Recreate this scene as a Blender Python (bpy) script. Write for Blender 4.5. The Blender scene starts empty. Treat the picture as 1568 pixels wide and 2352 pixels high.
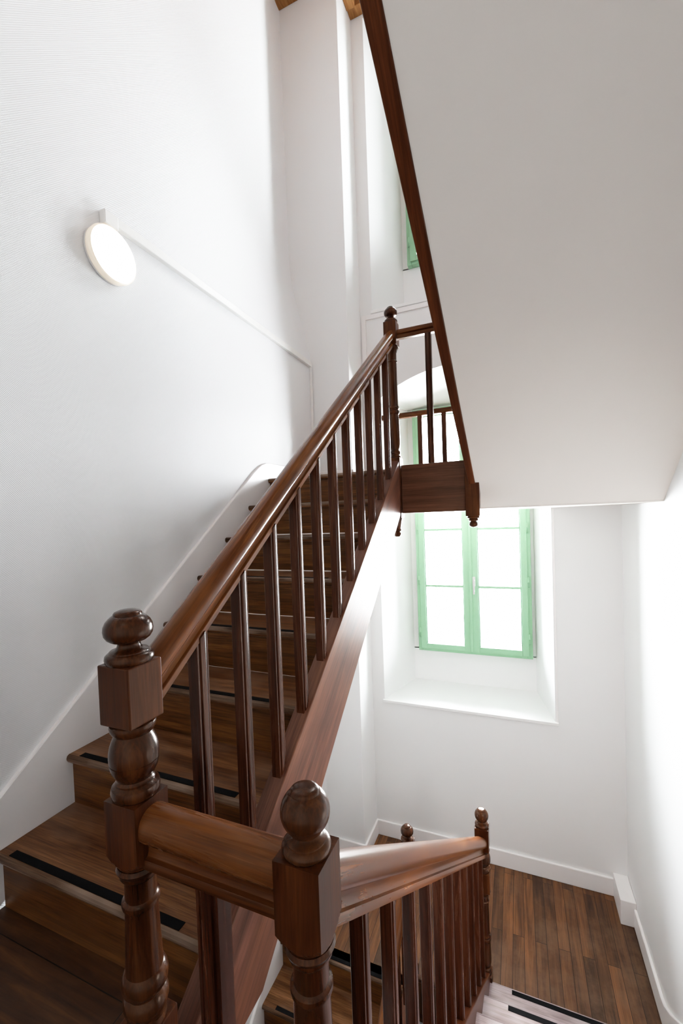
import bpy, bmesh, math, random
from mathutils import Vector, Matrix
random.seed(7)
S = bpy.context.scene
COL = S.collection

# ------------------------------------------------------------------ measured building (metres, eye at 0,0,0)
R = 0.185                 # riser
G = 0.2378                # going
XL = -1.5251              # ends of the treads / face of the raking skirting
XLW = XL - .012           # left wall
XR = 0.690                # right wall
F = -1.1876               # near landing
FU = F + 8*R              # upper half landing
FB = -2.8098              # lower half landing
YP = 3.1775               # pier front
XP = -1.2036              # pier side
YF = 3.4997               # window wall
YW = 4.0                  # window plane
Y1 = 0.7563               # first nosing of the left flight
NLX, NRX = -0.651, -0.3024
NY, FY = 0.548, 2.44
NRXF = -0.216
CEIL = 4.25
BACK = -1.25
LOW = -4.6

def xr_(y): return -.302 + .0455*(y-.548)        # centre line of the right-hand strings
# ------------------------------------------------------------------ mesh builder
class MB:
    def __init__(s): s.bm = bmesh.new(); s.smooth = []
    def face(s, pts, smooth=False):
        vs = [s.bm.verts.new(p) for p in pts]
        f = s.bm.faces.new(vs); f.smooth = smooth; return f
    def box(s, x0, x1, y0, y1, z0, z1, zf=None):
        """box; zf(x,y) adds a height to both ends (sheared bars)"""
        zf = zf or (lambda x, y: 0)
        v = [s.bm.verts.new((x, y, z + zf(x, y))) for z in (z0, z1) for y in (y0, y1) for x in (x0, x1)]
        for q in ((0,2,3,1),(4,5,7,6),(0,1,5,4),(2,6,7,3),(0,4,6,2),(1,3,7,5)):
            s.bm.faces.new([v[i] for i in q])
        return s
    def hexa(s, lo, hi):
        a = [s.bm.verts.new(p) for p in lo]; b = [s.bm.verts.new(p) for p in hi]; n = len(a)
        s.bm.faces.new(a[::-1]); s.bm.faces.new(b)
        for i in range(n):
            s.bm.faces.new((a[i], a[(i+1) % n], b[(i+1) % n], b[i]))
        return s
    def lathe(s, prof, cx, cy, n=40, axis='z', origin=0.0):
        """prof: list of (along, radius)"""
        rings = []
        for h, r in prof:
            ring = []
            for k in range(n):
                a = 2*math.pi*k/n; c, d = r*math.cos(a), r*math.sin(a)
                p = (cx+c, cy+d, h) if axis == 'z' else (h, cx+c, cy+d)
                ring.append(s.bm.verts.new(p))
            rings.append(ring)
        for a, b in zip(rings, rings[1:]):
            for k in range(n):
                f = s.bm.faces.new((a[k], a[(k+1) % n], b[(k+1) % n], b[k])); f.smooth = True
        s.bm.faces.new(rings[0][::-1]); s.bm.faces.new(rings[-1])
        return s
    def sweep(s, prof, p0, p1, side, smooth_from=None, cut=None):
        """closed profile (u across, w up) from p0 to p1; side = across vector, up = perpendicular; cut='y'/'x' ends plumb"""
        p0, p1, side = Vector(p0), Vector(p1), Vector(side).normalized()
        d = (p1-p0).normalized(); up = side.cross(d).normalized()
        if up.z < 0: up = -up
        rings = []
        for p in (p0, p1):
            ring = []
            for u, w in prof:
                q = p + side*u + up*w
                if cut == 'y': q = q + d*((p.y-q.y)/d.y)
                elif cut == 'x': q = q + d*((p.x-q.x)/d.x)
                ring.append(s.bm.verts.new(q))
            rings.append(ring)
        n = len(prof)
        for k in range(n):
            f = s.bm.faces.new((rings[0][k], rings[0][(k+1) % n], rings[1][(k+1) % n], rings[1][k])); f.smooth = True
        s.bm.faces.new(rings[0][::-1]); s.bm.faces.new(rings[1])
        return s

def obj(name, mb, mat, parent=None, bevel=0.0, origin=None, rot=None, auto=35, seg=2):
    bm = mb.bm
    bmesh.ops.recalc_face_normals(bm, faces=bm.faces)
    vs = [v.co for v in bm.verts]
    if origin is None:
        lo = [min(v[i] for v in vs) for i in range(3)]; hi = [max(v[i] for v in vs) for i in range(3)]
        origin = ((lo[0]+hi[0])/2, (lo[1]+hi[1])/2, lo[2])
    origin = Vector(origin)
    M = Matrix.Identity(3)
    if rot: M = Matrix.Rotation(rot[1], 3, rot[0])
    inv = M.inverted()
    for v in bm.verts: v.co = inv @ (v.co - origin)
    me = bpy.data.meshes.new(name); bm.to_mesh(me); bm.free()
    o = bpy.data.objects.new(name, me); COL.objects.link(o)
    o.rotation_euler = M.to_euler()
    if parent is not None:
        o.parent = parent
        w = Vector(parent.get('_w', (0, 0, 0)))
        o.location = origin - w
    else:
        o.location = origin
    o['_w'] = tuple(origin)
    me.materials.append(mat)
    if bevel:
        b = o.modifiers.new('bevel', 'BEVEL'); b.width = bevel; b.segments = seg; b.limit_method = 'ANGLE'; b.angle_limit = math.radians(auto)
        b.harden_normals = False
    return o

def thing(name, label, cat, loc, group=None, kind=None):
    e = bpy.data.objects.new(name, None); COL.objects.link(e); e.location = loc; e['_w'] = tuple(loc)
    e.empty_display_size = 0.1
    return tag(e, label, cat, group, kind)

def tag(o, label, cat, group=None, kind=None):
    o['label'] = label; o['category'] = cat
    if group: o['group'] = group
    if kind: o['kind'] = kind
    return o

def struct(name, mb, mat, label, cat, bevel=0.0, **k):
    return tag(obj(name, mb, mat, bevel=bevel, **k), label, cat, None, 'structure')

# ------------------------------------------------------------------ materials
def newmat(name):
    m = bpy.data.materials.new(name); m.use_nodes = True
    nt = m.node_tree; nt.nodes.clear()
    out = nt.nodes.new('ShaderNodeOutputMaterial'); b = nt.nodes.new('ShaderNodeBsdfPrincipled')
    nt.links.new(b.outputs[0], out.inputs[0]); return m, nt, b, out
def N(nt, t, **k):
    n = nt.nodes.new(t)
    for a, v in k.items():
        if a in n.inputs: n.inputs[a].default_value = v
        else: setattr(n, a, v)
    return n
def L(nt, a, b): nt.links.new(a, b)
def mixc(nt, fac, a, b, mode='MIX'):
    n = nt.nodes.new('ShaderNodeMix'); n.data_type = 'RGBA'; n.blend_type = mode
    for s_, v in ((n.inputs[0], fac), (n.inputs[6], a), (n.inputs[7], b)):
        if hasattr(v, 'links') or hasattr(v, 'is_linked'): nt.links.new(v, s_)
        else: s_.default_value = v if not isinstance(v, tuple) else (*v, 1)[:4]
    return n.outputs[2]
def ramp(nt, fac, stops):
    n = nt.nodes.new('ShaderNodeValToRGB'); cr = n.color_ramp
    while len(cr.elements) < len(stops): cr.elements.new(0.5)
    for e, (p, c) in zip(cr.elements, stops):
        e.position = p; e.color = (*c, 1) if len(c) == 3 else c
    L(nt, fac, n.inputs[0]); return n.outputs[0]

def wood(name, dark, mid, light, grain='z', tilt=0.0, rough=0.34, worn=None, wornamt=0.0, coat=0.15, fine=0.55, bump=.1, rvar=.09, spec=.2):
    m, nt, b, out = newmat(name)
    tc = N(nt, 'ShaderNodeTexCoord'); oi = N(nt, 'ShaderNodeObjectInfo')
    off = N(nt, 'ShaderNodeVectorMath', operation='SCALE'); off.inputs[0].default_value = (17, 31, 23); L(nt, oi.outputs['Random'], off.inputs['Scale'])
    def coord(along, across):
        mp = N(nt, 'ShaderNodeMapping')
        mp.inputs['Rotation'].default_value = (tilt, 0, 0)
        sc = [across]*3; sc['xyz'.index(grain)] = along
        mp2 = N(nt, 'ShaderNodeMapping'); mp2.inputs['Scale'].default_value = sc
        L(nt, tc.outputs['Object'], mp.inputs[0]); L(nt, mp.outputs[0], mp2.inputs[0])
        ad = N(nt, 'ShaderNodeVectorMath', operation='ADD'); L(nt, mp2.outputs[0], ad.inputs[0]); L(nt, off.outputs[0], ad.inputs[1])
        return ad.outputs[0]
    n1 = N(nt, 'ShaderNodeTexNoise', Scale=1.0, Detail=5.0, Roughness=0.62, Distortion=0.9); L(nt, coord(1.6, 22), n1.inputs['Vector'])
    col = ramp(nt, n1.outputs['Fac'], [(0.28, dark), (0.5, mid), (0.72, light)])
    n2 = N(nt, 'ShaderNodeTexNoise', Scale=1.0, Detail=3.0, Roughness=0.7, Distortion=0.2); L(nt, coord(6, 230), n2.inputs['Vector'])
    g = ramp(nt, n2.outputs['Fac'], [(0.36, (1-fine,)*3), (0.6, (1, 1, 1))])
    col = mixc(nt, 1.0, col, g, 'MULTIPLY')
    if worn:
        n3 = N(nt, 'ShaderNodeTexNoise', Scale=1.0, Detail=2.5, Roughness=0.55); L(nt, coord(4, 9), n3.inputs['Vector'])
        w = ramp(nt, n3.outputs['Fac'], [(0.48, (0, 0, 0)), (0.74, (wornamt,)*3)])
        col = mixc(nt, w, col, worn)
    L(nt, col, b.inputs['Base Color'])
    rr = N(nt, 'ShaderNodeMapRange'); rr.inputs['To Min'].default_value = rough-rvar*.6; rr.inputs['To Max'].default_value = rough+rvar*1.3
    L(nt, n1.outputs['Fac'], rr.inputs['Value']); L(nt, rr.outputs[0], b.inputs['Roughness'])
    b.inputs['Specular IOR Level'].default_value = spec; b.inputs['Specular Tint'].default_value = (1, .66, .46, 1); b.inputs['Coat Weight'].default_value = coat*.6; b.inputs['Coat Tint'].default_value = (1, .93, .86, 1); b.inputs['Coat Roughness'].default_value = 0.15
    bp = N(nt, 'ShaderNodeBump', Strength=bump, Distance=0.002); L(nt, n2.outputs['Fac'], bp.inputs['Height']); L(nt, bp.outputs[0], b.inputs['Normal'])
    return m

SL = math.atan(0.76)
W_newel = wood('varnished_oak_upright', (.008, .0020, .0007), (.033, .0083, .0024), (.084, .025, .0070), 'z', rough=.20, worn=(.16, .065, .024), wornamt=.18, coat=.1, fine=.4)
W_newelb = wood('varnished_oak_block', (.014, .0032, .0010), (.048, .0120, .0034), (.112, .033, .0088), 'z', rough=.27, worn=(.15, .052, .015), wornamt=.2, coat=.0, fine=.4, spec=.15)
W_bal = wood('varnished_oak_baluster', (.017, .0040, .0018), (.046, .0118, .0048), (.082, .0245, .0092), 'z', rough=.23, coat=.12, fine=.4)
W_rail = wood('worn_oak_rail', (.040, .0105, .0030), (.108, .0295, .0070), (.225, .071, .0155), 'y', rough=.24, worn=(.29, .112, .034), wornamt=.3, coat=.1, fine=.3, bump=.0, rvar=.02)
W_railx = wood('worn_oak_cross_rail', (.024, .0058, .0016), (.080, .0215, .0052), (.185, .058, .0135), 'x', rough=.25, worn=(.28, .105, .034), wornamt=.35, coat=.08, fine=.35, bump=.03, rvar=.05)
W_str = wood('oak_stringer', (.05, .0185, .0115), (.115, .044, .028), (.185, .074, .045), 'y', tilt=-SL, rough=.34, coat=.12, fine=.4, worn=(.23, .085, .035), wornamt=.25)
W_strb = wood('oak_stringer_return', (.026, .0068, .0026), (.072, .0185, .0062), (.135, .037, .0115), 'y', tilt=SL, rough=.33, coat=.1, fine=.4)
W_fas = wood('oak_fascia', (.036, .0135, .007), (.08, .031, .0165), (.13, .05, .027), 'x', rough=.36, coat=.1, fine=.35)
W_tread = wood('worn_oak_tread', (.036, .0125, .0042), (.14, .054, .0195), (.26, .112, .044), 'x', rough=.33, worn=(.21, .118, .072), wornamt=.6, coat=.05)
W_glare = wood('glare_pale_oak_tread', (.15, .112, .112), (.27, .212, .218), (.39, .325, .34), 'x', rough=.4, worn=(.5, .46, .47), wornamt=.5, coat=.03, fine=.3)  # window glare put into the colour of worn oak as pale lavender
W_riser = wood('oak_riser', (.033, .0108, .003), (.115, .040, .010), (.215, .080, .020), 'x', rough=.38, worn=(.16, .072, .024), wornamt=.35, coat=.05)
W_nose = wood('rubbed_oak_nosing', (.03, .013, .006), (.075, .037, .019), (.16, .095, .06), 'x', rough=.42, worn=(.30, .21, .155), wornamt=.7, coat=.03)
W_pine = wood('orange_pine', (.20, .075, .020), (.34, .145, .046), (.45, .215, .08), 'y', rough=.5, coat=.0, fine=.25)

def planks(name, along, c_dark, c_mid, c_light, roww=0.068, rough=.36, wear=.4):
    m, nt, b, out = newmat(name)
    tc = N(nt, 'ShaderNodeTexCoord'); mp = N(nt, 'ShaderNodeMapping'); L(nt, tc.outputs['Object'], mp.inputs[0])
    if along == 'y': mp.inputs['Rotation'].default_value = (0, 0, math.pi/2)
    br = N(nt, 'ShaderNodeTexBrick', offset=0.37, Scale=1.0); br.inputs['Brick Width'].default_value = 1.35; br.inputs['Row Height'].default_value = roww
    br.inputs['Mortar Size'].default_value = 0.0015; br.inputs['Mortar Smooth'].default_value = 0.2; br.inputs['Bias'].default_value = 0.0
    br.inputs['Color1'].default_value = (0.12, .12, .12, 1); br.inputs['Color2'].default_value = (.9, .9, .9, 1); br.inputs['Mortar'].default_value = (.5, .5, .5, 1)
    L(nt, mp.outputs[0], br.inputs['Vector'])
    m2 = N(nt, 'ShaderNodeMapping'); m2.inputs['Scale'].default_value = (2.2, 30, 1); L(nt, mp.outputs[0], m2.inputs[0])
    ad = N(nt, 'ShaderNodeVectorMath', operation='ADD'); L(nt, m2.outputs[0], ad.inputs[0])
    sc = N(nt, 'ShaderNodeVectorMath', operation='SCALE'); sc.inputs['Scale'].default_value = 9.0; L(nt, br.outputs['Color'], sc.inputs[0]); L(nt, sc.outputs[0], ad.inputs[1])
    n1 = N(nt, 'ShaderNodeTexNoise', Scale=1.0, Detail=6.0, Roughness=.65, Distortion=.6); L(nt, ad.outputs[0], n1.inputs['Vector'])
    base = ramp(nt, n1.outputs['Fac'], [(.3, c_dark), (.52, c_mid), (.75, c_light)])
    tone = ramp(nt, br.outputs['Color'], [(.1, (.5, .48, .48)), (.9, (1.45, 1.36, 1.2))])
    col = mixc(nt, 1.0, base, tone, 'MULTIPLY')
    n3 = N(nt, 'ShaderNodeTexNoise', Scale=3.2, Detail=7.0, Roughness=.7); L(nt, tc.outputs['Object'], n3.inputs['Vector'])
    w = ramp(nt, n3.outputs['Fac'], [(.48, (0, 0, 0)), (.72, (wear,)*3)])
    col = mixc(nt, w, col, (.19, .11, .06))
    gap = ramp(nt, br.outputs['Fac'], [(.0, (1, 1, 1)), (1, (.06, .05, .05))])
    col = mixc(nt, 1.0, col, gap, 'MULTIPLY')
    L(nt, col, b.inputs['Base Color']); b.inputs['Specular IOR Level'].default_value = .25
    rr = N(nt, 'ShaderNodeMapRange'); rr.inputs['To Min'].default_value = rough-.06; rr.inputs['To Max'].default_value = rough+.16
    L(nt, n3.outputs['Fac'], rr.inputs['Value']); L(nt, rr.outputs[0], b.inputs['Roughness'])
    bp = N(nt, 'ShaderNodeBump', Strength=.25, Distance=.002); bp.invert = True; L(nt, br.outputs['Fac'], bp.inputs['Height']); L(nt, bp.outputs[0], b.inputs['Normal'])
    return m
M_plank = planks('oak_strip_floor', 'y', (.028, .0105, .0042), (.092, .036, .0125), (.18, .076, .026))
M_plankx = planks('dark_oak_boards', 'x', (.011, .0042, .0016), (.036, .014, .0046), (.075, .032, .0105), roww=.19, rough=.4, wear=.1)

def plaster(name, col, rough=.6, bump=.06, scale=60, tint=(.97, .965, .955)):
    m, nt, b, out = newmat(name)
    tc = N(nt, 'ShaderNodeTexCoord')
    n = N(nt, 'ShaderNodeTexNoise', Scale=1.3, Detail=3.0); L(nt, tc.outputs['Object'], n.inputs['Vector'])
    c = mixc(nt, n.outputs['Fac'], col, tuple(a*t for a, t in zip(col, tint)))
    L(nt, c, b.inputs['Base Color']); b.inputs['Roughness'].default_value = rough
    n2 = N(nt, 'ShaderNodeTexNoise', Scale=float(scale), Detail=4.0); L(nt, tc.outputs['Object'], n2.inputs['Vector'])
    bp = N(nt, 'ShaderNodeBump', Strength=bump, Distance=.004); L(nt, n2.outputs['Fac'], bp.inputs['Height']); L(nt, bp.outputs[0], b.inputs['Normal'])
    return m
M_wall = plaster('white_plaster', (.84, .845, .85), .55, .05, 18)
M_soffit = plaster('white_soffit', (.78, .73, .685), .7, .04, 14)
M_trim = plaster('white_gloss_paint', (.88, .86, .86), .36, .03, 40)
M_sill = plaster('white_sill_paint', (.85, .85, .85), .3, .02, 20)

def woven(name, col):
    m, nt, b, out = newmat(name)
    tc = N(nt, 'ShaderNodeTexCoord'); sp = N(nt, 'ShaderNodeSeparateXYZ'); L(nt, tc.outputs['Object'], sp.inputs[0])
    def sine(sock, k, ph=None):
        mu = N(nt, 'ShaderNodeMath', operation='MULTIPLY'); L(nt, sock, mu.inputs[0]); mu.inputs[1].default_value = k
        if ph is not None:
            a = N(nt, 'ShaderNodeMath', operation='ADD'); L(nt, mu.outputs[0], a.inputs[0]); L(nt, ph, a.inputs[1]); mu = a
        si = N(nt, 'ShaderNodeMath', operation='SINE'); L(nt, mu.outputs[0], si.inputs[0]); return si.outputs[0]
    n = N(nt, 'ShaderNodeTexNoise', Scale=30.0, Detail=2.0); L(nt, tc.outputs['Object'], n.inputs['Vector'])
    a = sine(sp.outputs['Y'], 2*math.pi/.0075); c = sine(sp.outputs['Z'], 2*math.pi/.0075, n.outputs['Fac'])
    mu = N(nt, 'ShaderNodeMath', operation='MULTIPLY'); L(nt, a, mu.inputs[0]); L(nt, c, mu.inputs[1])
    bp = N(nt, 'ShaderNodeBump', Strength=.32, Distance=.0012); L(nt, mu.outputs[0], bp.inputs['Height']); L(nt, bp.outputs[0], b.inputs['Normal'])
    b.inputs['Base Color'].default_value = (*col, 1); b.inputs['Roughness'].default_value = .5
    return m
M_woven = woven('woven_white_wallcovering', (.81, .815, .825))

def simple(name, col, rough=.4, metal=0.0, emit=None, es=0.0, noise=.06):
    m, nt, b, out = newmat(name)
    tc = N(nt, 'ShaderNodeTexCoord'); n = N(nt, 'ShaderNodeTexNoise', Scale=25.0, Detail=3.0); L(nt, tc.outputs['Object'], n.inputs['Vector'])
    c = mixc(nt, n.outputs['Fac'], tuple(a*(1-noise) for a in col), tuple(min(1, a*(1+noise)) for a in col)); L(nt, c, b.inputs['Base Color'])
    b.inputs['Roughness'].default_value = rough; b.inputs['Metallic'].default_value = metal
    if emit: b.inputs['Emission Color'].default_value = (*emit, 1); b.inputs['Emission Strength'].default_value = es
    return m
M_green = simple('pale_green_paint', (.235, .435, .265), .4)
M_grit = simple('black_grit_strip', (.0035, .0035, .004), .9)
M_grit.node_tree.nodes['Principled BSDF'].inputs['Specular IOR Level'].default_value = .08
M_plastic = simple('white_plastic', (.82, .81, .79), .35)
M_lamp = simple('lit_opal_plastic', (.9, .87, .82), .35, emit=(1, .86, .66), es=6.5)
M_lamprim = simple('opal_plastic_rim', (.88, .82, .74), .35, emit=(1, .78, .52), es=.42)
M_handle = simple('satin_white_metal', (.75, .75, .75), .25, metal=.4)
def glass():
    m = bpy.data.materials.new('window_glass'); m.use_nodes = True; nt = m.node_tree; nt.nodes.clear()
    out = N(nt, 'ShaderNodeOutputMaterial'); t = N(nt, 'ShaderNodeBsdfTransparent'); g = N(nt, 'ShaderNodeBsdfGlossy'); g.inputs['Roughness'].default_value = .03
    fr = N(nt, 'ShaderNodeFresnel'); fr.inputs['IOR'].default_value = 1.35; mx = N(nt, 'ShaderNodeMixShader')
    L(nt, fr.outputs[0], mx.inputs[0]); L(nt, t.outputs[0], mx.inputs[1]); L(nt, g.outputs[0], mx.inputs[2]); L(nt, mx.outputs[0], out.inputs[0]); return m
M_glass = glass()

# ------------------------------------------------------------------ setting: walls
def ss(a, b, t):
    t = max(0, min(1, (t-a)/(b-a))); return t*t*(3-2*t)
# left wall: flat, but above the cable trunking its far end falls back towards the pier corner
mb = MB()
ys = [BACK-.02, -.6, 0, .6, 1.2, 1.8, 2.2, 2.4] + [2.45+.03*i for i in range(25)] + [YP+.03]
zs_ = [LOW, -2.8, -1.2, 0, .8, 1.2, 1.26] + [1.30+.05*i for i in range(18)] + [2.3, 2.6, 3.0, 3.5, 4.0, CEIL+.25]
def recede(y, z):
    d = 0.172*ss(1.27, 2.25, z)**.75
    yc = 2.52 + .55*(1-ss(1.25, 1.85, z))
    return d*ss(yc, YP-.02+.35*(1-ss(1.2, 1.5, z)), y)
gridv = [[mb.bm.verts.new((XLW-recede(y, z), y, z)) for z in zs_] for y in ys]
for i in range(len(ys)-1):
    for j in range(len(zs_)-1):
        f = mb.bm.faces.new((gridv[i][j], gridv[i+1][j], gridv[i+1][j+1], gridv[i][j+1])); f.smooth = True
struct('wall_left', mb, M_woven, 'tall white wall with a fine woven wallcovering on the left, rising beside the stairs', 'wall')

# far wall: pier + window wall with two splayed recesses
XW1, XW2, ZS, ZUS = -1.0949, 0.2437, -1.584, 1.7665
BX1, BX2, YB = -0.9455, 0.140, 4.055           # back of the recesses
WX1, WX2 = -0.889, 0.1145                      # window frames
mb = MB()
mb.box(-1.9, XP, YP, YF+.02, LOW, CEIL+.3)      # pier
struct('wall_pier', mb, M_wall, 'white pier facing the stairs in the far left corner', 'wall', bevel=.006)
mb = MB()
def quad(a, b, c, d, sm=False): mb.face((a, b, c, d), sm)
y = YF
quad((XP-.02, y, LOW), (XW1, y, LOW), (XW1, y, CEIL+.3), (XP-.02, y, CEIL+.3))
quad((XW2, y, LOW), (XR+.05, y, LOW), (XR+.05, y, CEIL+.3), (XW2, y, CEIL+.3))
quad((XW1, y, LOW), (XW2, y, LOW), (XW2, y, ZS), (XW1, y, ZS))
ZUT = 4.21
quad((XW1, y, ZUT), (XW2, y, ZUT), (XW2, y, CEIL+.3), (XW1, y, CEIL+.3))
xc_ = (XW1+XW2)/2
def arch(x): return 1.221 - .49*(x-xc_)**2
AX = [XW1+(XW2-XW1)*i/24 for i in range(25)]
ZBT = 1.035
for a, b in zip(AX, AX[1:]):
    quad((a, y, arch(a)), (b, y, arch(b)), (b, y, ZUS), (a, y, ZUS))
    u = lambda x: BX1+(BX2-BX1)*(x-XW1)/(XW2-XW1)
    quad((a, y, arch(a)), (b, y, arch(b)), (u(b), YB, ZBT), (u(a), YB, ZBT), True)
def recess(zb, zt0, zt1, zwb, zwt):
    quad((XW1, y, zb), (XW1, y, zt0), (BX1, YB, zt1), (BX1, YB, zb))
    quad((XW2, y, zb), (XW2, y, zt0), (BX2, YB, zt1), (BX2, YB, zb))
    quad((XW1, y, zb), (XW2, y, zb), (BX2, YB, zb), (BX1, YB, zb))
    e = .01
    quad((BX1, YB, zb), (BX2, YB, zb), (BX2, YB, zwb+e), (BX1, YB, zwb+e))
    quad((BX1, YB, zwt-e), (BX2, YB, zwt-e), (BX2, YB, zt1), (BX1, YB, zt1))
    quad((BX1, YB, zwb), (WX1+e, YB, zwb), (WX1+e, YB, zwt), (BX1, YB, zwt))
    quad((WX2-e, YB, zwb), (BX2, YB, zwb), (BX2, YB, zwt), (WX2-e, YB, zwt))
WB1, WT1, WB2, WT2 = -1.281, 1.0147, 2.369, 4.12
recess(ZS, arch(XW1), ZBT, WB1, WT1)
recess(ZUS, ZUT, ZUT, WB2, WT2)
quad((XW1, y, ZUT), (XW2, y, ZUT), (BX2, YB, ZUT), (BX1, YB, ZUT))
struct('wall_far', mb, M_wall, 'white far wall with one tall window recess above another', 'wall')
# right, back, closing walls
mb = MB(); mb.box(XR, XR+.12, BACK, YF, LOW, CEIL+.3); struct('wall_right', mb, M_wall, 'white wall on the right beside the descending flight', 'wall')
mb = MB(); mb.box(XL-.3, XR+.12, BACK-.12, BACK, LOW, CEIL+.3); struct('wall_back', mb, M_wall, 'white wall behind the near landing', 'wall')
mb = MB(); mb.box(XL-.4, XR+.2, BACK-.12, YF+.1, LOW-.1, LOW); struct('floor_bottom', mb, M_plankx, 'dark boarded floor at the foot of the stairwell', 'floor')

# ceiling: pine boards, joists and wall plates
mb = MB(); mb.box(XL-.4, XR+.2, BACK-.1, YF+.7, CEIL+.16, CEIL+.24)
struct('ceiling', mb, W_pine, 'orange pine boarded ceiling at the top of the stairwell', 'ceiling')
mb = MB(); mb.box(-1.86, XP-.001, YP-.085, YP-.001, CEIL-.03, CEIL+.16); struct('trim_1', mb, W_pine, 'orange pine beam lying along the top of the pier', 'beam', bevel=.004)
mb = MB(); mb.box(-1.70, -1.615, 1.4, YP-.09, CEIL-.03, CEIL+.16); struct('trim_2', mb, W_pine, 'orange pine beam along the top of the left wall', 'beam', bevel=.004)
mb = MB(); mb.box(XP+.001, XP+.075, YP, YF-.09, CEIL-.03, CEIL+.16); struct('trim_3', mb, W_pine, 'short orange pine beam on the side of the pier', 'beam', bevel=.004)
mb = MB(); mb.box(XP+.001, XR, YF-.085, YF-.001, CEIL-.01, CEIL+.16); struct('trim_4', mb, W_pine, 'orange pine beam along the top of the window wall', 'beam', bevel=.004)

# landings
mb = MB(); mb.box(XL, XR, BACK, Y1-.022+G*0, F-.16, F)
mb2 = MB(); mb2.box(XL, NLX+.03, BACK, Y1+.028, F-.16, F); mb2.box(NLX+.03, XR, BACK, NY+.02, F-.16, F)
mb.bm.free()
struct('floor', mb2, M_plankx, 'dark brown boarded near landing in the lower left corner', 'floor')
mb = MB(); mb.box(XL, XR, FY-.02, YF, FB-.18, FB); mb.box(XL, NLX+.03, 2.372, FY-.02, FB-.18, FB)
struct('floor_lower_landing', mb, M_plank, 'worn brown strip floor of the lower half landing under the window', 'floor')
mb = MB(); mb.box(XL, NLX-.02, 2.449, YF-.001, FU-.03, FU); mb.box(NLX-.02, XR, FY+.02, YF-.001, FU-.03, FU)
struct('floor_upper_landing', mb, M_plank, 'brown wooden floor of the upper half landing', 'floor')
mb = MB(); mb.box(XL+.001, xr_(FY)-.03, FY+.017, YF-.001, .036, FU-.031); mb.box(xr_(FY)-.03, XR-.001, 2.575, YF-.001, .036, FU-.031)
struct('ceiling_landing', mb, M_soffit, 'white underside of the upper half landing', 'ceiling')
# slab of the top landing above the camera
ZT = F + 17*R
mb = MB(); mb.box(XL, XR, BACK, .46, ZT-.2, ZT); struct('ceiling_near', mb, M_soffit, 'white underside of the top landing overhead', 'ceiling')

# sloping soffit of the flight overhead (follows the slightly skewed string)
SB = 0.778
def zsof(y): return 2.047 - SB*y
mb = MB()
yn, yf = .46, 2.574
for (ya, yb) in ((yn, yf),):
    lo = [(-.286, ya, zsof(ya)), (XR, ya, zsof(ya)), (XR, yb, zsof(yb)), (-.216, yb, zsof(yb))]
    lo[0] = (-.197-.0735*(2.44-ya)/1.44-.012, ya, zsof(ya)); lo[3] = (-.197-.0735*(2.44-yb)/1.44-.012, yb, zsof(yb))
    hi = [(p[0], p[1], p[2]+.05) for p in lo]
    mb.hexa(lo, hi)
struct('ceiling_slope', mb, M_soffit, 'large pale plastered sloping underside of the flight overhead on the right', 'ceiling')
# ------------------------------------------------------------------ skirtings
def skirt_profile(pts_top, pts_bot, x0, x1):
    mb = MB()
    n = len(pts_top)
    for i in range(n-1):
        a, b = pts_top[i], pts_top[i+1]; c, d = pts_bot[i+1], pts_bot[i]
        lo = [(x0, *a), (x0, *b), (x0, *c), (x0, *d)]; hi = [(x1, *a), (x1, *b), (x1, *c), (x1, *d)]
        mb.hexa(lo, hi)
    bmesh.ops.remove_doubles(mb.bm, verts=mb.bm.verts, dist=1e-5)
    return mb
zsk = lambda y: -1.446 + .781*y
top = [(BACK, F+.125), (.3, F+.125), (.42, F+.14)] + [(y, zsk(y)) for y in (.56, .8, 1.2, 1.6, 2.0, 2.26)] + [(2.31, .353), (2.36, .380), (2.41, .396), (2.46, .402), (YP, .402)]
bot = [(BACK, F), (.3, F), (.42, F)] + [(.56, F), (.75, F)] + [(y, zsk(y)-.40) for y in (1.2, 1.6, 2.0, 2.26)] + [(2.31, .1), (2.36, .12), (2.41, .14), (2.46, FU), (YP, FU)]
struct('baseboard_left', skirt_profile(top, bot, XLW-.004, XL+.004), M_trim, 'white raking skirting board following the left flight up the wall', 'skirting board', bevel=.006)
zd = lambda y: -2.765+.745*(y-2.307)
top = [(y, zd(y)) for y in (.5, 1.4, 2.2, 2.40)] + [(2.46, FB+.128), (YP, FB+.128)]
bot = [(y, zd(y)-.42) for y in (.5, 1.4, 2.2, 2.40)] + [(2.46, FB), (YP, FB)]
struct('baseboard_lower_left', skirt_profile(top, bot, XLW-.004, XL+.004), M_trim, 'white raking skirting board under the left flight beside the lower steps', 'skirting board', bevel=.005)
mb = MB(); mb.box(XP, .60, YF-.016, YF+.002, FB, FB+.1307)
struct('baseboard_far', mb, M_trim, 'white skirting board below the lower window', 'skirting board', bevel=.005)
mb = MB(); mb.box(XL, XP+.016, YP-.016, YP+.002, FB, FB+.1307); mb.box(XP-.002, XP+.016, YP, YF, FB, FB+.1307)
struct('baseboard_pier', mb, M_trim, 'white skirting board round the foot of the pier at the lower landing', 'skirting board', bevel=.005)
mb = MB(); mb.box(XL+.016, XP+.016, YP-.016, YP+.002, FU, FU+.11); mb.box(XP-.002, XP+.016, YP, YF, FU, FU+.11)
struct('baseboard_upper', mb, M_trim, 'white skirting board round the pier at the upper half landing', 'skirting board', bevel=.005)
zr = lambda y: -2.49+.76*(2.415-y)
top = [(3.262, FB+.1307), (2.71, FB+.1307), (2.65, FB+.145), (2.55, -2.60)] + [(y, zr(y)) for y in (2.415, 1.8, 1.2, .5)]
bot = [(3.262, FB), (2.71, FB), (2.65, FB), (2.55, FB)] + [(y, zr(y)-.40) for y in (2.415, 1.8, 1.2, .5)]
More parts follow.
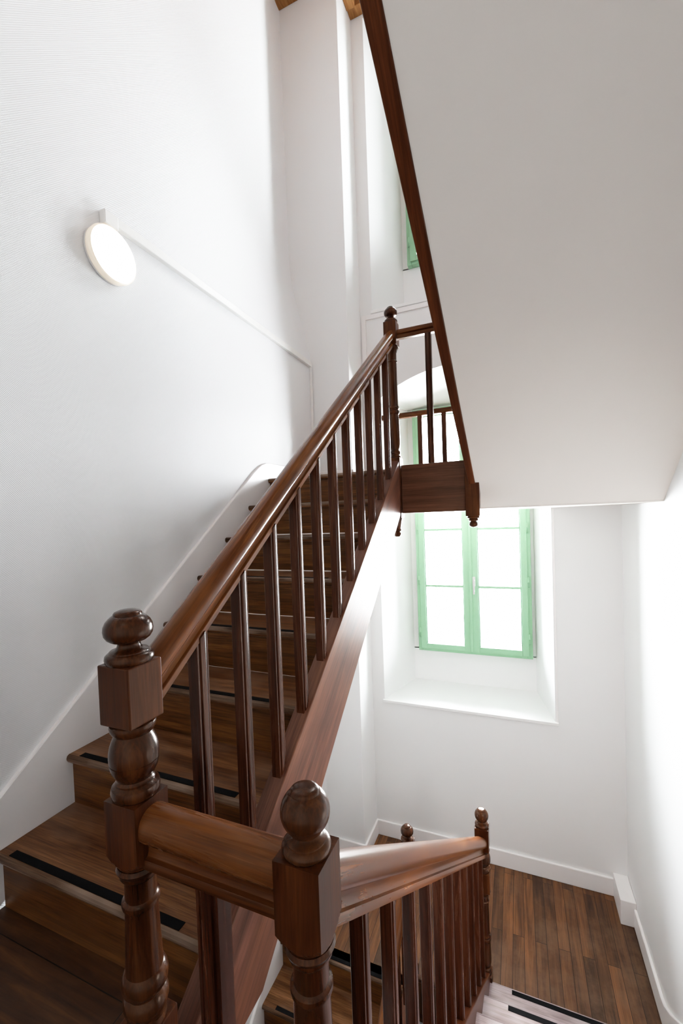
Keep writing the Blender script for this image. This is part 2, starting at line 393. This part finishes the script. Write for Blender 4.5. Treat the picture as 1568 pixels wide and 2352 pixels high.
struct('baseboard_right', skirt_profile(top, bot, XR-.016, XR+.002), M_trim, 'white skirting board on the right wall rising along the descending flight', 'skirting board', bevel=.005)
mb = MB(); mb.box(.598, XR-.001, 3.262, YF-.001, FB, FB+.170)
struct('trim_5', mb, M_trim, 'low white boxed-in casing in the right corner of the lower landing', 'pipe casing', bevel=.004)

# window boards and the framed panel between the two recesses
mb = MB(); mb.box(XW1-.012, XW2+.022, YF-.022, YF+.01, ZS-.022, ZS+.001); struct('trim_6', mb, M_sill, 'thin white window board edge under the lower window recess', 'window sill', bevel=.003)
mb = MB(); mb.box(XW1-.012, XW2+.022, YF-.014, YF+.01, ZUS-.014, ZUS+.012); struct('trim_7', mb, M_sill, 'thin white window board edge under the upper window recess', 'window sill', bevel=.003)
mb = MB(); mb.box(XP+.012, XP+.05, YF-.014, YF+.001, FU+.11, ZUS-.022); struct('trim_8', mb, M_trim, 'upright white batten framing the panel beside the pier', 'trim', bevel=.002)
mb = MB(); mb.box(XP+.05, XR-.001, YF-.014, YF+.001, ZUS-.058, ZUS-.022); struct('trim_9', mb, M_trim, 'horizontal white batten along the panel below the upper window', 'trim', bevel=.002)
mb = MB(); mb.box(XW2+.006, XW2+.020, YF-.006, YF+.001, ZS, .03); struct('trim_10', mb, M_trim, 'narrow white bead up the right edge of the lower recess', 'trim', bevel=.002)

# ------------------------------------------------------------------ windows
def window(name, label, z0, z1, bars, hinges, hz):
    w = thing(name, label, 'window', ((WX1+WX2)/2, YW, z0), kind='structure')
    fw = .042
    mb = MB(); mb.box(WX1, WX1+fw, YW-.005, YB+.03, z0, z1); mb.box(WX2-fw, WX2, YW-.005, YB+.03, z0, z1)
    mb.box(WX1+fw, WX2-fw, YW-.005, YB+.03, z0, z0+.04); mb.box(WX1+fw, WX2-fw, YW-.005, YB+.03, z1-.04, z1)
    obj('frame', mb, M_green, w, bevel=.004)
    xm = -.392
    for (xa, xb, hx) in ((WX1+.03, xm-.002, WX1+.024), (xm+.002, WX2-.03, WX2-.024)):
        mb = MB(); st = .058; ya, yb = YW-.022, YW+.03; za_, zb_ = z0+.026, z1-.026
        if hx < xm: pa, pb = xa+.052, xb-.062
        else: pa, pb = xa+.064, xb-.052
        mb.box(xa, pa, ya, yb, za_, zb_); mb.box(pb, xb, ya, yb, za_, zb_)
        mb.box(pa, pb, ya, yb, za_, za_+.05); mb.box(pa, pb, ya, yb, zb_-.055, zb_)
        for zb in bars: mb.box(pa, pb, ya+.008, yb-.008, zb-.011, zb+.011)
        # glazing bead
        for q in ((pa, pa+.008), (pb-.008, pb)): mb.box(q[0], q[1], ya+.012, yb-.01, za_+.05, zb_-.055)
        sa = obj('sash', mb, M_green, w, bevel=.003)
        mb = MB(); mb.box(pa-.004, pb+.004, YW+.003, YW+.007, za_+.046, zb_-.05)
        obj('pane', mb, M_glass, sa)
        for zh in hinges:
            mb = MB(); mb.lathe([(zh-.045, .006), (zh-.004, .006), (zh-.003, .0075), (zh+.003, .0075), (zh+.004, .006), (zh+.045, .006)], hx, YW-.026, 12)
            mb.box(hx-.012, hx+.012, YW-.024, YW-.018, zh-.036, zh+.036)
            obj('hinge', mb, M_green, sa)
    mb = MB(); mb.box(xm-.013, xm+.013, YW-.03, YW-.022, z0+.03, z1-.03); obj('cover_strip', mb, M_green, w, bevel=.003)
    mb = MB(); mb.box(xm+.018, xm+.042, YW-.028, YW-.021, hz-.03, hz+.055)
    mb.lathe([(hz+.02, .008), (hz+.022, .008)], xm+.03, YW-.05, 12)
    mb.hexa([(xm+.023, YW-.052, hz+.03), (xm+.037, YW-.052, hz+.03), (xm+.037, YW-.026, hz+.03), (xm+.023, YW-.026, hz+.03)][::-1],
            [(xm+.023, YW-.052, hz+.012), (xm+.037, YW-.052, hz+.012), (xm+.037, YW-.026, hz+.012), (xm+.023, YW-.026, hz+.012)][::-1])
    mb.box(xm+.022, xm+.038, YW-.062, YW-.048, hz-.10, hz+.032)
    h = obj('handle', mb, M_handle, w, bevel=.004); h['label'] = 'pale metal lever handle'
    return w
window('window_1', 'pale green two-leaf casement window in the lower recess', WB1, WT1, (-.655, -.125, .41), (-.12, -.60, -1.10), -.615)
window('window_2', 'pale green casement window in the upper recess, mostly behind the sloping string', WB2, WT2, (2.99, 3.52), (2.57, 3.25, 3.9), 3.1)

# ------------------------------------------------------------------ newel posts
def crisp(o, ang=38):
    m = o.modifiers.new('edges', 'EDGE_SPLIT'); m.split_angle = math.radians(ang); return o
def block_mb(cx, cy, h, z0, z1, turned=False):
    """square block; turned=True rounds its lower end down to the round shaft"""
    mb = MB()
    if not turned:
        mb.box(cx-h, cx+h, cy-h, cy+h, z0, z1); return mb
    lv = [(z1, 9)] + [(z0+a, b) for a, b in ((.004, h*1.42), (-.001, h*1.33), (-.005, h*1.22), (-.009, h*1.1), (-.013, h*1.0), (-.017, h*.93))]
    rings = []
    n = 64
    for z, rr in lv:
        ring = []
        for k in range(n):
            a = math.pi/4 + 2*math.pi*k/n; c, d = math.cos(a), math.sin(a)
            r = min(h/max(abs(c), abs(d)), rr); ring.append(mb.bm.verts.new((cx+r*c, cy+r*d, z)))
        rings.append(ring)
    for a, b in zip(rings, rings[1:]):
        for k in range(n): mb.bm.faces.new((a[k], a[(k+1) % n], b[(k+1) % n], b[k]))
    mb.bm.faces.new(rings[0]); mb.bm.faces.new(rings[-1][::-1])
    return mb
def fin_oblate(zt):   # flattened ball
    return [(zt, .0385), (zt+.003, .0405), (zt+.008, .0413), (zt+.0135, .0402), (zt+.017, .0365), (zt+.0183, .0335), (zt+.0200, .0335), (zt+.0218, .0315),
            (zt+.0235, .0245), (zt+.027, .0205), (zt+.032, .0192), (zt+.0355, .0205), (zt+.0375, .0235), (zt+.0385, .030), (zt+.043, .0362), (zt+.050, .0405), (zt+.058, .0417), (zt+.066, .0408),
            (zt+.074, .037), (zt+.080, .0315), (zt+.084, .0265), (zt+.0845, .0242), (zt+.0875, .0240), (zt+.0905, .0215), (zt+.0935, .014), (zt+.0948, .005)]
def fin_ball(zt, s=1.0):
    p = [(0, .034), (.003, .0368), (.0075, .0377), (.012, .0366), (.0152, .033), (.0162, .0302), (.0180, .0300), (.0195, .0270), (.0215, .0210), (.0245, .0185), (.0280, .0190), (.0300, .0225), (.0312, .0255)]
    c, r = .0600, .0376
    for k in range(1, 15):
        a = math.radians(-50 + k*100/14); p.append((c + r*math.sin(a)*.97, r*math.cos(a)))
    p += [(.0883, .0226), (.0910, .0224), (.0933, .0205), (.0949, .0165), (.0959, .0105), (.0963, .003)]
    return [(zt+a*s, b) for a, b in p]
def newel(name, label, cx, cy, h, segs, finial, drop=None):
    zb = min([s[1] for s in segs])
    t = thing(name, label, 'newel post', (cx, cy, zb), 'turned oak newel posts')
    for s in segs:
        if s[0] == 'T':
            crisp(obj('block', block_mb(cx, cy, h, s[1], s[2], True), W_newelb, t), 30)
        elif s[0] == 'B':
            obj('block', block_mb(cx, cy, h, s[1], s[2]), W_newelb, t, bevel=.0025)
        else:
            mb = MB(); mb.lathe(s[3], cx, cy, 40); crisp(obj('turned_shaft', mb, W_newel, t))
    if finial:
        mb = MB(); mb.lathe(finial, cx, cy, 48); crisp(obj('finial', mb, W_newel, t))
    if drop:
        mb = MB(); mb.lathe(drop, cx, cy, 32); crisp(obj('drop', mb, W_newel, t))
    return t
def vase(z0, z1):     # between the two square blocks, z0 lower
    d = z1-z0
    q = [(0, .036), (.03, .040), (.09, .0416), (.15, .040), (.18, .035), (.19, .033), (.215, .0335), (.235, .031), (.25, .0305), (.29, .0335), (.36, .0385), (.43, .0412), (.468, .0418),
         (.472, .0407), (.480, .0407), (.484, .0419), (.55, .0423), (.62, .0418), (.70, .0395), (.77, .036), (.82, .0325), (.845, .031), (.85, .034), (.88, .0365), (.91, .0385), (.95, .0395), (.98, .0385), (1.0, .034)]
    return ('S', z0, z1, [(z0+a*d, b) for a, b in q])
def shaft(z0, z1, s=1.0):
    """main turned shaft: collar under the block, thin ring, flare to a double torus above the foot block (z0 = top of foot block)"""
    T = z1; q = [(0, .037), (-.007, .0395), (-.013, .037), (-.017, .0335), (-.022, .034), (-.026, .0315), (-.029, .0272), (-.066, .0275), (-.069, .030), (-.0705, .0325), (-.075, .0332), (-.079, .0325), (-.081, .0295), (-.086, .0285)]
    out = [(T+a, b) for a, b in q]
    Bt = z0
    n = 8
    zt, zb_ = T-.086, Bt+.098
    for k in range(1, n+1):
        f = k/n; out.append((zt+(zb_-zt)*f, .0285+.004*f**1.5))
    out += [(Bt+.096, .0345), (Bt+.088, .0385), (Bt+.078, .0403), (Bt+.068, .0392), (Bt+.062, .0352), (Bt+.060, .0325), (Bt+.056, .0318), (Bt+.053, .034), (Bt+.049, .0368), (Bt+.042, .0392), (Bt+.034, .0392), (Bt+.026, .037), (Bt+.021, .034), (Bt+.010, .033), (Bt, .0345)]
    return ('S', z0, z1, out)
def shaft2(z0, z1):
    """slender shaft with a waist ring and a bulb low down"""
    d = z1-z0
    q = [(1, .037), (.985, .0395), (.97, .036), (.962, .0315), (.95, .030), (.94, .0268), (.875, .0262), (.872, .0285), (.866, .0300), (.858, .0288), (.855, .0265), (.7, .0272), (.5, .0285), (.47, .0292), (.462, .0325), (.452, .0338), (.442, .0325),
         (.437, .0295), (.428, .0295), (.423, .0335), (.412, .0348), (.40, .0338), (.393, .029), (.38, .0282), (.36, .0305), (.345, .032), (.25, .0335), (.16, .0345), (.12, .0335), (.09, .029), (.075, .026), (.068, .0272), (.062, .0322), (.05, .034), (.038, .032), (.034, .0285), (.022, .030), (.016, .0355), (.006, .037), (0, .0365)]
    return ('S', z0, z1, [(z0+a*d, b) for a, b in q][::-1])
H = .0372
newel('newel_post', 'near newel post with two square blocks and a flattened ball, foot of the rising flight', NLX, NY, H,
      [('B', F, -.905), shaft(-.905, -.606), ('T', -.589, -.4856), vase(-.4856, -.3492), ('B', -.3492, -.2417)], fin_oblate(-.2417))
newel('newel_post', 'frontmost newel post with one long square block and a round ball finial', NRX, NY, .0375,
      [('B', F-.2, -.985), shaft(-.985, -.628), ('T', -.611, -.4945)], fin_ball(-.4945))
newel('newel_post', 'upper newel post at the top of the rising flight, its ball against a white panel', NLX, FY, H,
      [('B', .0, .352), shaft2(.352, 1.006), ('B', 1.006, 1.144)], [(a-.02*0, b*.93) for a, b in fin_oblate(1.144)],
      drop=[(-.112, .008), (-.109, .017), (-.099, .0235), (-.090, .0225), (-.084, .017), (-.081, .0165), (-.078, .024), (-.072, .0265), (-.067, .0235), (-.062, .0215), (-.04, .026), (-.015, .030), (-.004, .034), (.0, .036)])
newel('newel_post', 'cut-off newel block with a small turned drop, hanging at the foot of the overhead string', NRXF, FY, H,
      [('B', -.004, .30), shaft2(.30, 1.02), ('B', 1.02, 1.32)], fin_ball(1.32),
      drop=[(-.066, .009), (-.064, .016), (-.056, .0228), (-.047, .0235), (-.040, .0205), (-.036, .0165), (-.034, .0165), (-.031, .0245), (-.026, .0275), (-.022, .0245), (-.0195, .0235), (-.0175, .031), (-.012, .0345), (-.008, .032), (-.004, .036)])
newel('newel_post', 'small round-balled newel post on the lower landing at the foot of the descending flight', NRXF, FY, H,
      [('B', FB, -2.60), shaft2(-2.60, -2.12), ('B', -2.12, -2.01), vase(-2.01, -1.883), ('B', -1.883, -1.757)], fin_ball(-1.757))
newel('newel_post', 'farthest small newel post, only its ball showing above the descending handrail', NLX, FY, H,
      [('B', FB-.2, FB+.06), shaft2(FB+.06, FB+.714), ('B', FB+.714, -1.958)], [(a, b*.93) for a, b in fin_oblate(-1.958)])

# ------------------------------------------------------------------ handrails and balusters
def rail_prof(s=1.0, sw=None):
    sw = sw or s
    half = [(.0, 0), (.012, -.0015), (.021, -.0065), (.0275, -.0145), (.0312, -.0245), (.0322, -.034), (.0314, -.043), (.0288, -.0495), (.0245, -.0530), (.0175, -.0550), (.0125, -.0590), (.0112, -.0670), (.0118, -.0765), (.0145, -.0830), (.0212, -.0852), (.0222, -.0868), (.0222, -.102)]
    r = [(u*sw, w*s) for u, w in half]; l = [(-u, w) for u, w in r[1:]]
    return r[::1] + l[::-1]
def rail_obj(name, p0, p1, side, parent, mat, s=1.0, sw=None, cut=None):
    mb = MB(); mb.sweep(rail_prof(s, sw), p0, p1, side, cut=cut)
    d = Vector(p1)-Vector(p0)
    rot = None
    if abs(d.z) > .05: rot = ('X', math.atan2(d.z, d.y))
    o = obj(name, mb, mat, parent, origin=p0, rot=rot)
    m = o.modifiers.new('edges', 'EDGE_SPLIT'); m.split_angle = math.radians(33)
    return o
BPROF = [(-.0165, -.0175), (.0135, -.0175), (.0135, -.0120), (.0110, -.0120), (.0110, -.0095), (.0160, -.0085), (.0172, -.0045), (.0175, .0), (.0172, .0045), (.0160, .0085), (.0110, .0095), (.0110, .0120), (.0135, .0120), (.0135, .0175),
         (-.0135, .0175), (-.0135, .0120), (-.0110, .0120), (-.0110, .0095), (-.0160, .0085), (-.0175, 0), (-.0160, -.0085), (-.0110, -.0095), (-.0110, -.0120), (-.0135, -.0120), (-.0135, -.0175)]
BPROF[0] = (0, -.0175)
def baluster(cx, cy, zb, zt, parent, turn=False, mat=None, k=1.0):
    """zb, zt: functions of y (plumb-cut ends)"""
    mb = MB(); lo, hi = [], []
    for u, w in BPROF:
        u, w = u*k, w*k
        x, y_ = (cx+u, cy+w) if not turn else (cx+w, cy-u)
        lo.append((x, y_, zb(x, y_))); hi.append((x, y_, zt(x, y_)))
    mb.hexa(lo, hi)
    return obj('baluster', mb, mat or W_bal, parent, bevel=.0008, auto=50, seg=1)

# left flight balustrade
ra = lambda y: -.2475 + .735*(y-.585)                # crest of the handrail
sa_t = lambda y: -1.493 + .76*y                      # top of the string
t = thing('balustrade', 'balustrade of the rising left flight, worn orange-brown handrail on moulded balusters', 'balustrade', (NLX, NY+H, sa_t(NY)))
rail_obj('handrail', (NLX, NY+H-.002, ra(NY+H)), (NLX, FY-H+.002, ra(FY-H)), (1, 0, 0), t, W_rail, .76, .86, cut='y')['label'] = 'worn orange-brown handrail with a rounded top'
BXA = -.6455
for k in range(11):
    yb = .7165 + .1545*k
    baluster(BXA, yb, lambda x, y_: sa_t(y_)-.002, lambda x, y_: ra(y_)-.086, t)
# right descending balustrade
rc = lambda y: -.525 - .70*(y-.585)
sc_t = lambda y: -2.58 + .755*(2.415-y)
t = thing('balustrade', 'balustrade of the descending right flight, glossy handrail above a dense row of dark balusters', 'balustrade', (NRX, NY+.0375, sc_t(NY)))
rail_obj('handrail', (xr_(.585), .584, rc(.585)), (xr_(2.40), 2.405, rc(2.40)), (1, -.0455, 0), t, W_rail, .95, .95, cut='y')['label'] = 'glossy worn handrail descending away'
for k in range(11):
    yb = .7255 + .1570*k
    baluster(xr_(yb)+.001, yb, lambda x, y_: sc_t(y_)-.002, lambda x, y_: rc(y_)-.108, t)
# lower left balustrade (under the left flight)
rd = lambda y: -2.045 - .76*(2.40-y)
sd_t = lambda y: -2.70 - .76*(2.40-y)
t = thing('balustrade', 'lower balustrade of the flight under the left stairs, glimpsed between the dark balusters', 'balustrade', (NLX, FY-H, sd_t(FY)))
rail_obj('handrail', (NLX, .9, rd(.9)), (NLX, FY-H+.002, rd(FY-H)), (1, 0, 0), t, W_rail, .86, .9, cut='y')
for k in range(9):
    yb = 2.285 - .155*k
    baluster(BXA, yb, lambda x, y_: sd_t(y_)-.002, lambda x, y_: rd(y_)-.098, t)
# level cross rails between newels
def cross(label, x0, x1, y_, zt, zb, bx, mat, s=1.0, bk=1.0):
    t = thing('cross_rail', label, 'balustrade', ((x0+x1)/2, y_, zb), 'short level rails across the stairwell')
    rail_obj('handrail', (x0-.002, y_, zt), (x1+.002, y_, zt), (0, -1, 0), t, mat, s, s)
    for b in bx: baluster(b, y_, lambda x, yy: zb, lambda x, yy: zt-.1*s, t, turn=True, k=bk)
    return t
cross('short stout level handrail joining the two near newel posts', NLX+H, NRX-.0375, NY, -.4985, F+.03, (-.484,), W_railx, 1.0, 1.28)
cross('short level handrail with one baluster on the upper landing, behind the overhead string', NLX+H, NRXF-H, FY, 1.098, .308, (-.436,), W_railx, .55)
cross('short level handrail between the two small newels on the lower landing', NLX+H, NRXF-H, FY, -2.02, FB+.02, (-.436,), W_railx, .8)
# low guard rail across the window recess
t = thing('window_guard', 'low dark wooden guard rail standing across the window on the upper landing', 'guard rail', (-.42, YF-.03, FU))
mb = MB(); mb.box(XW1+.005, XW2-.005, YF-.055, YF-.005, .828, .870); obj('top_rail', mb, W_railx, t, bevel=.008)
for k in range(6):
    b = -.9 + .1935*k
    mb = MB(); mb.box(b-.0185, b+.0185, YF-.048, YF-.012, FU+.001, .829); obj('baluster', mb, W_bal, t, bevel=.003)

# ------------------------------------------------------------------ flights
def tread_mb(x0, x1, ynose, yback, z, dirn=1, skew=0.0):
    """tread top at z; nosing at ynose, dirn=+1 climbs towards +y"""
    mb = MB(); th = .030; d = dirn
    prof = [(ynose+d*.010, z), (ynose+d*.003, z-.004), (ynose, z-.011), (ynose, z-.018), (ynose+d*.004, z-.026), (ynose+d*.012, z-.030), (yback, z-.030), (yback, z)]
    lo = [(x0, a, b) for a, b in prof]; hi = [(x1, a, b) for a, b in prof]
    if skew: lo = [(xr_(a)+skew, a, b) for a, b in prof]
    mb.hexa(lo, hi); return mb
def flight_steps(t, x0, x1, noses, dirn, last_riser=True, strips=(), strip_x=None, skew=0.0, tread_mat=None):
    """noses: list of (y, z) bottom to top; final entry = landing edge (riser + nosing only)"""
    n = len(noses)
    for i, (yn_, z) in enumerate(noses):
        d = dirn
        yback = yn_ + d*(G+.03) if i < n-1 else yn_ + d*.085
        tr = obj('tread' if i < n-1 else 'landing_nosing', tread_mb(x0, x1, yn_, yback, z, d, skew), tread_mat or W_tread, t)
        mb = MB(); a, b = sorted((yn_+d*.022, yn_+d*.040))
        xa = x0
        if skew: xa = xr_(yn_)+skew
        mb.box(xa, x1, a, b, z-R-(.0 if i else .0), z-.030); obj('riser', mb, W_riser, t)
        # rubbed nosing edge
        mb = MB(); prof = [(yn_+d*.0108, z+.0006), (yn_+d*.0026, z-.0036), (yn_-d*.0006, z-.011), (yn_-d*.0006, z-.0165), (yn_+d*.0026, z-.0170), (yn_+d*.012, z-.004)]
        mb.hexa([(xa, p, q) for p, q in prof], [(x1, p, q) for p, q in prof]); obj('nosing', mb, tread_mat or W_nose, tr)['label'] = 'rubbed pale front edge'
        if i in strips and strip_x:
            sx0, sx1 = strip_x
            if skew: sx0 = xr_(yn_)+.14
            mb = MB(); a, b = sorted((yn_+d*.0125, yn_+d*.036)); mb.box(sx0, sx1, a, b, z, z+.0015)
            obj('nonslip_strip', mb, M_grit, tr)['label'] = 'black gritty nonslip strip'
XS_O, XS_I = -.618, -.672
# left flight, rising away
t = thing('stair_flight', 'dark oak stair flight rising along the left wall', 'stairs', ((XL+XS_I)/2, Y1, F))
nA = [(Y1+G*k, F+R*(k+1)) for k in range(8)]
flight_steps(t, XL+.0045, XS_I, nA, 1, strips=range(7), strip_x=(-1.470, -.792))
mb = MB(); y0, y1 = .566, 2.405
zb_ = lambda y: -1.1286 + .785*(y-.94)
lo = [(XS_I, y0, F), (XS_I, y0, sa_t(y0)), (XS_I, y1, sa_t(y1)), (XS_I, y1, zb_(y1)), (XS_I, .865, F)]
lo[4] = (XS_I, .94-(-1.1286-F+.0)/.785*1.0 if False else .865, F)
hi = [(XS_O, p[1], p[2]) for p in lo]
mb.hexa(lo, hi); o = obj('stringer', mb, W_str, t, bevel=.003); o['label'] = 'smooth reddish brown side string'
za = lambda y: -1.095 + .785*(y-.94)
mb = MB(); lo = [(XL+.0165, .80, za(.80)), (XS_I, .80, za(.80)), (XS_I, 2.43, za(2.43)), (XL+.0165, 2.43, za(2.43))]
mb.hexa(lo, [(p[0], p[1], p[2]+.03) for p in lo]); obj('soffit', mb, M_soffit, t)['label'] = 'white plastered underside'
# right flight, descending away
t = thing('stair_flight', 'oak stair flight descending away on the right, lower treads pale in window light', 'stairs', ((NRX+XR)/2, 2.43, FB))
GC = .248
nC = [(2.418-GC*k, FB+R*(k+1)) for k in range(8)] + [(2.418-GC*8+.0, F)]
G_keep = G; G = GC
nC[-1] = (NY+.022, F)
flight_steps(t, 0, XR-.0165, nC[:8], -1, strips=range(8), strip_x=(0, .60), skew=.02, tread_mat=W_glare)
mb = MB(); mb.box(xr_(.5)+.02, XR-.0165, NY+.0202, NY+.04, F-.19, F-.001); obj('riser', mb, W_riser, t)
G = G_keep
mb = MB()
ya, yb = .588, 2.402
tw = .027
def ctop(y): return sc_t(y)
lo = [(xr_(ya)-tw, ya, ctop(ya)-.36), (xr_(ya)-tw, ya, ctop(ya)), (xr_(yb)-tw, yb, ctop(yb)), (xr_(yb)-tw, yb, FB)]
hi = [(xr_(p[1])+tw, p[1], p[2]) for p in lo]
mb.hexa(lo, hi); obj('stringer', mb, W_strb, t, bevel=.003)
# flight overhead, returning towards the camera
t = thing('stair_flight', 'stair flight overhead returning towards the camera, its dark string edging the white slope', 'stairs', ((NRX+XR)/2, FY, FU))
nB = [(2.418-G*k, FU+R*(k+1)) for k in range(8)]
for i, (yn_, z) in enumerate(nB):
    pb = yn_-G-.03
    obj('tread', tread_mb(0, XR-.002, yn_, max(pb, .47), z, -1, .02), W_tread, t)
    mb = MB(); mb.box(xr_(yn_)+.02, XR-.002, yn_-.040, yn_-.022, max(z-R, zsof(yn_)+.055), z-.03); obj('riser', mb, W_riser, t)
mb = MB(); ya, yb = .462, 2.47
zt_ = lambda y: zsof(y)-.006
xa_, xb_ = (lambda y: xr_(y)-.034+.012*(2.47-y)/2.0*0), (lambda y: xr_(y)+.0215)
def bx(y, side):
    f = (2.44-y)/1.44
    return (-.231-.0915*f) if side == 0 else (-.197-.0735*f)
lo, hi = [], []
for (yy, dz) in ((ya, 0), (yb, 0), (yb, .36), (ya, .36)):
    lo.append((bx(yy, 0), yy, zt_(yy)+dz)); hi.append((bx(yy, 1), yy, zt_(yy)+dz))
# stop the string on the newel face
lo[1] = (bx(2.405, 0), 2.405, zt_(2.405)); hi[1] = (bx(2.405, 1), 2.405, zt_(2.405))
lo[2] = (bx(2.405, 0), 2.405, zt_(2.405)+.36); hi[2] = (bx(2.405, 1), 2.405, zt_(2.405)+.36)
mb.hexa(lo, hi); o = obj('stringer', mb, W_strb, t, bevel=.003); o['label'] = 'long dark red-brown string seen from below'
# lowest flight, under the left one
t = thing('stair_flight', 'lower stair flight under the left stairs, rising to the lower landing', 'stairs', ((XL+XS_I)/2, 2.34, FB-1.2))
nD = [(2.345-G*k, FB-R*k) for k in range(6)][::-1]
flight_steps(t, XL+.0045, XS_I, nD, 1, strips=range(6), strip_x=(-1.432, -.79))
mb = MB(); y0, y1 = .9, 2.405
lo = [(XS_I, y0, sd_t(y0)-.34), (XS_I, y0, sd_t(y0)), (XS_I, y1, sd_t(y1)), (XS_I, y1, sd_t(y1)-.34)]
mb.hexa(lo, [(XS_O, p[1], p[2]) for p in lo]); obj('stringer', mb, W_str, t, bevel=.003)

# fascia boards closing the landings at the stairwell
def fascia(label, x0, x1, y_, z0, z1):
    mb = MB(); mb.box(x0, x1, y_-.016, y_+.016, z0, z1)
    return tag(obj('landing_fascia', mb, W_fas, bevel=.003), label, 'fascia board')
fascia('dark oak fascia board of the upper landing beside the hanging newel block', NLX+H+.001, NRXF-H-.001, FY, .026, .307)
fascia('oak fascia board of the near landing below the short stout rail', NLX+H+.001, NRX-.0385, NY, F-.22, F+.028)
fascia('oak fascia board of the lower landing between the two small newels', NLX+H+.001, NRXF-H-.001, FY, FB-.25, FB+.018)

# ------------------------------------------------------------------ wall lamp, box, trunking
ly, lz = 1.283, 1.123
t = thing('wall_lamp', 'lit round white wall lamp on the left wall', 'lamp', (XLW, ly, lz))
mb = MB(); mb.lathe([(XLW+.0005, .108), (XLW+.012, .110), (XLW+.013, .108)], ly, lz, 64, axis='x'); obj('base', mb, M_plastic, t)
mb = MB(); mb.lathe([(XLW+.0135, .109), (XLW+.030, .1115), (XLW+.036, .110), (XLW+.0395, .105)], ly, lz, 64, axis='x'); r_ = obj('rim', mb, M_lamprim, t)
mb = MB(); mb.lathe([(XLW+.0395, .1045), (XLW+.043, .098), (XLW+.046, .075), (XLW+.0475, .04), (XLW+.048, .004)], ly, lz, 64, axis='x'); d = obj('diffuser', mb, M_lamp, t); d['label'] = 'glowing warm white face'
mb = MB(); mb.box(XLW+.0005, XLW+.034, 1.251, 1.315, 1.2375, 1.294)
tag(obj('junction_box', mb, M_plastic, bevel=.004), 'small white box on the wall just above the round lamp', 'junction box')
t = thing('cable_trunking', 'thin white cable trunking running level from the lamp box to the corner, then down', 'cable cover', (XLW, 2.1, FU))
mb = MB(); mb.box(XLW+.0005, XLW+.025, 1.3155, 3.135, 1.259, 1.300); obj('level_run', mb, M_plastic, t, bevel=.003)
mb = MB(); mb.box(XLW+.0005, XLW+.016, 3.135, 3.160, .404, 1.299); obj('upright_run', mb, M_plastic, t, bevel=.003)

# ------------------------------------------------------------------ camera
yaw, pit, rol = math.radians(22.594), math.radians(-1.5233), math.radians(2.0266)
right = Vector((math.cos(yaw), math.sin(yaw), 0)); f0 = Vector((-math.sin(yaw), math.cos(yaw), 0)); zz = Vector((0, 0, 1))
fwd = f0*math.cos(pit) + zz*math.sin(pit); up = -f0*math.sin(pit) + zz*math.cos(pit)
cr, sr = math.cos(rol), math.sin(rol)
ri = right*cr - up*sr; ui = right*sr + up*cr
cam = bpy.data.cameras.new('camera'); co = bpy.data.objects.new('camera', cam); COL.objects.link(co)
M = Matrix((ri, ui, -fwd)).transposed().to_4x4(); co.matrix_world = M
cam.sensor_fit = 'VERTICAL'; cam.sensor_height = 36; cam.sensor_width = 24; cam.lens = 965.71/2352*36
cam.shift_x = (784-782.54)/2352; cam.shift_y = (1219.83-1176)/2352; cam.clip_start = .02
S.camera = co

# ------------------------------------------------------------------ light
w = bpy.data.worlds.new('sky'); S.world = w; w.use_nodes = True
bg = w.node_tree.nodes['Background']; bg.inputs[0].default_value = (.90, .955, 1, 1); bg.inputs[1].default_value = 30.0
def area(name, loc, sx, sy, rot, power, col=(1, 1, 1), portal=False):
    l = bpy.data.lights.new(name, 'AREA'); l.shape = 'RECTANGLE'; l.size = sx; l.size_y = sy; l.energy = power; l.color = col
    o = bpy.data.objects.new(name, l); COL.objects.link(o); o.location = loc; o.rotation_euler = rot
    if portal: l.cycles.is_portal = True
    return o
PX = (-math.pi/2, 0, 0)   # facing -y
area('sky_portal', (-.387, 4.12, -.13), 1.0, 2.3, PX, 1, portal=True)
area('sky_portal', (-.387, 4.12, 3.24), 1.0, 1.75, PX, 1, portal=True)
# daylight pouring in from the sky outside each window
area('window_daylight', (-.387, 4.5, .2), 1.6, 2.6, (math.radians(-80), 0, 0), 1100, (.93, .97, 1))
area('window_daylight', (-.387, 4.5, 3.5), 1.6, 2.2, (math.radians(-80), 0, 0), 175, (.93, .97, 1))
# added soft fill over the near landing, behind the camera
area('landing_fill', (-.3, -.7, 1.6), .5, .5, (0, 0, 0), 3, (1, .92, .82))
# added fill lamp by the right wall, lifting the far wall and lower treads
o = area('stair_fill', (.64, .95, -.75), .35, .35, (0, 0, 0), 20, (1, .965, .93))
o.rotation_euler = (Vector((-.35, 3.4, -2.3)) - o.location).to_track_quat('-Z', 'Y').to_euler()
# added fill lamp high in the well, brightening the upper left wall
area('attic_fill', (-.9, 1.3, 4.2), .9, .9, (0, 0, 0), 6, (.98, .97, 1))

for o in bpy.data.objects:
    if '_w' in o: del o['_w']
c = S.cycles
c.use_denoising = True; c.diffuse_bounces = 8; c.max_bounces = 14; c.transparent_max_bounces = 16; c.sample_clamp_indirect = 8
S.view_settings.view_transform = 'Standard'; S.view_settings.look = 'None'; S.view_settings.exposure = 0.0
# photographic shoulder: bright walls roll off towards white instead of clipping
S.view_settings.use_curve_mapping = True
cm = S.view_settings.curve_mapping
cm.white_level = (4, 4, 4); cm.extend = 'HORIZONTAL'
cv = cm.curves[3]
pts = [(0, 0), (.05, .2), (.1, .39), (.15, .555), (.2, .675), (.27, .805), (.36, .92), (.48, .985), (.62, 1), (1, 1)]
for i, p in enumerate(pts):
    if i == 0: cv.points[0].location = p
    elif i == len(pts)-1: cv.points[-1].location = p
    else: cv.points.new(*p)
cm.update()
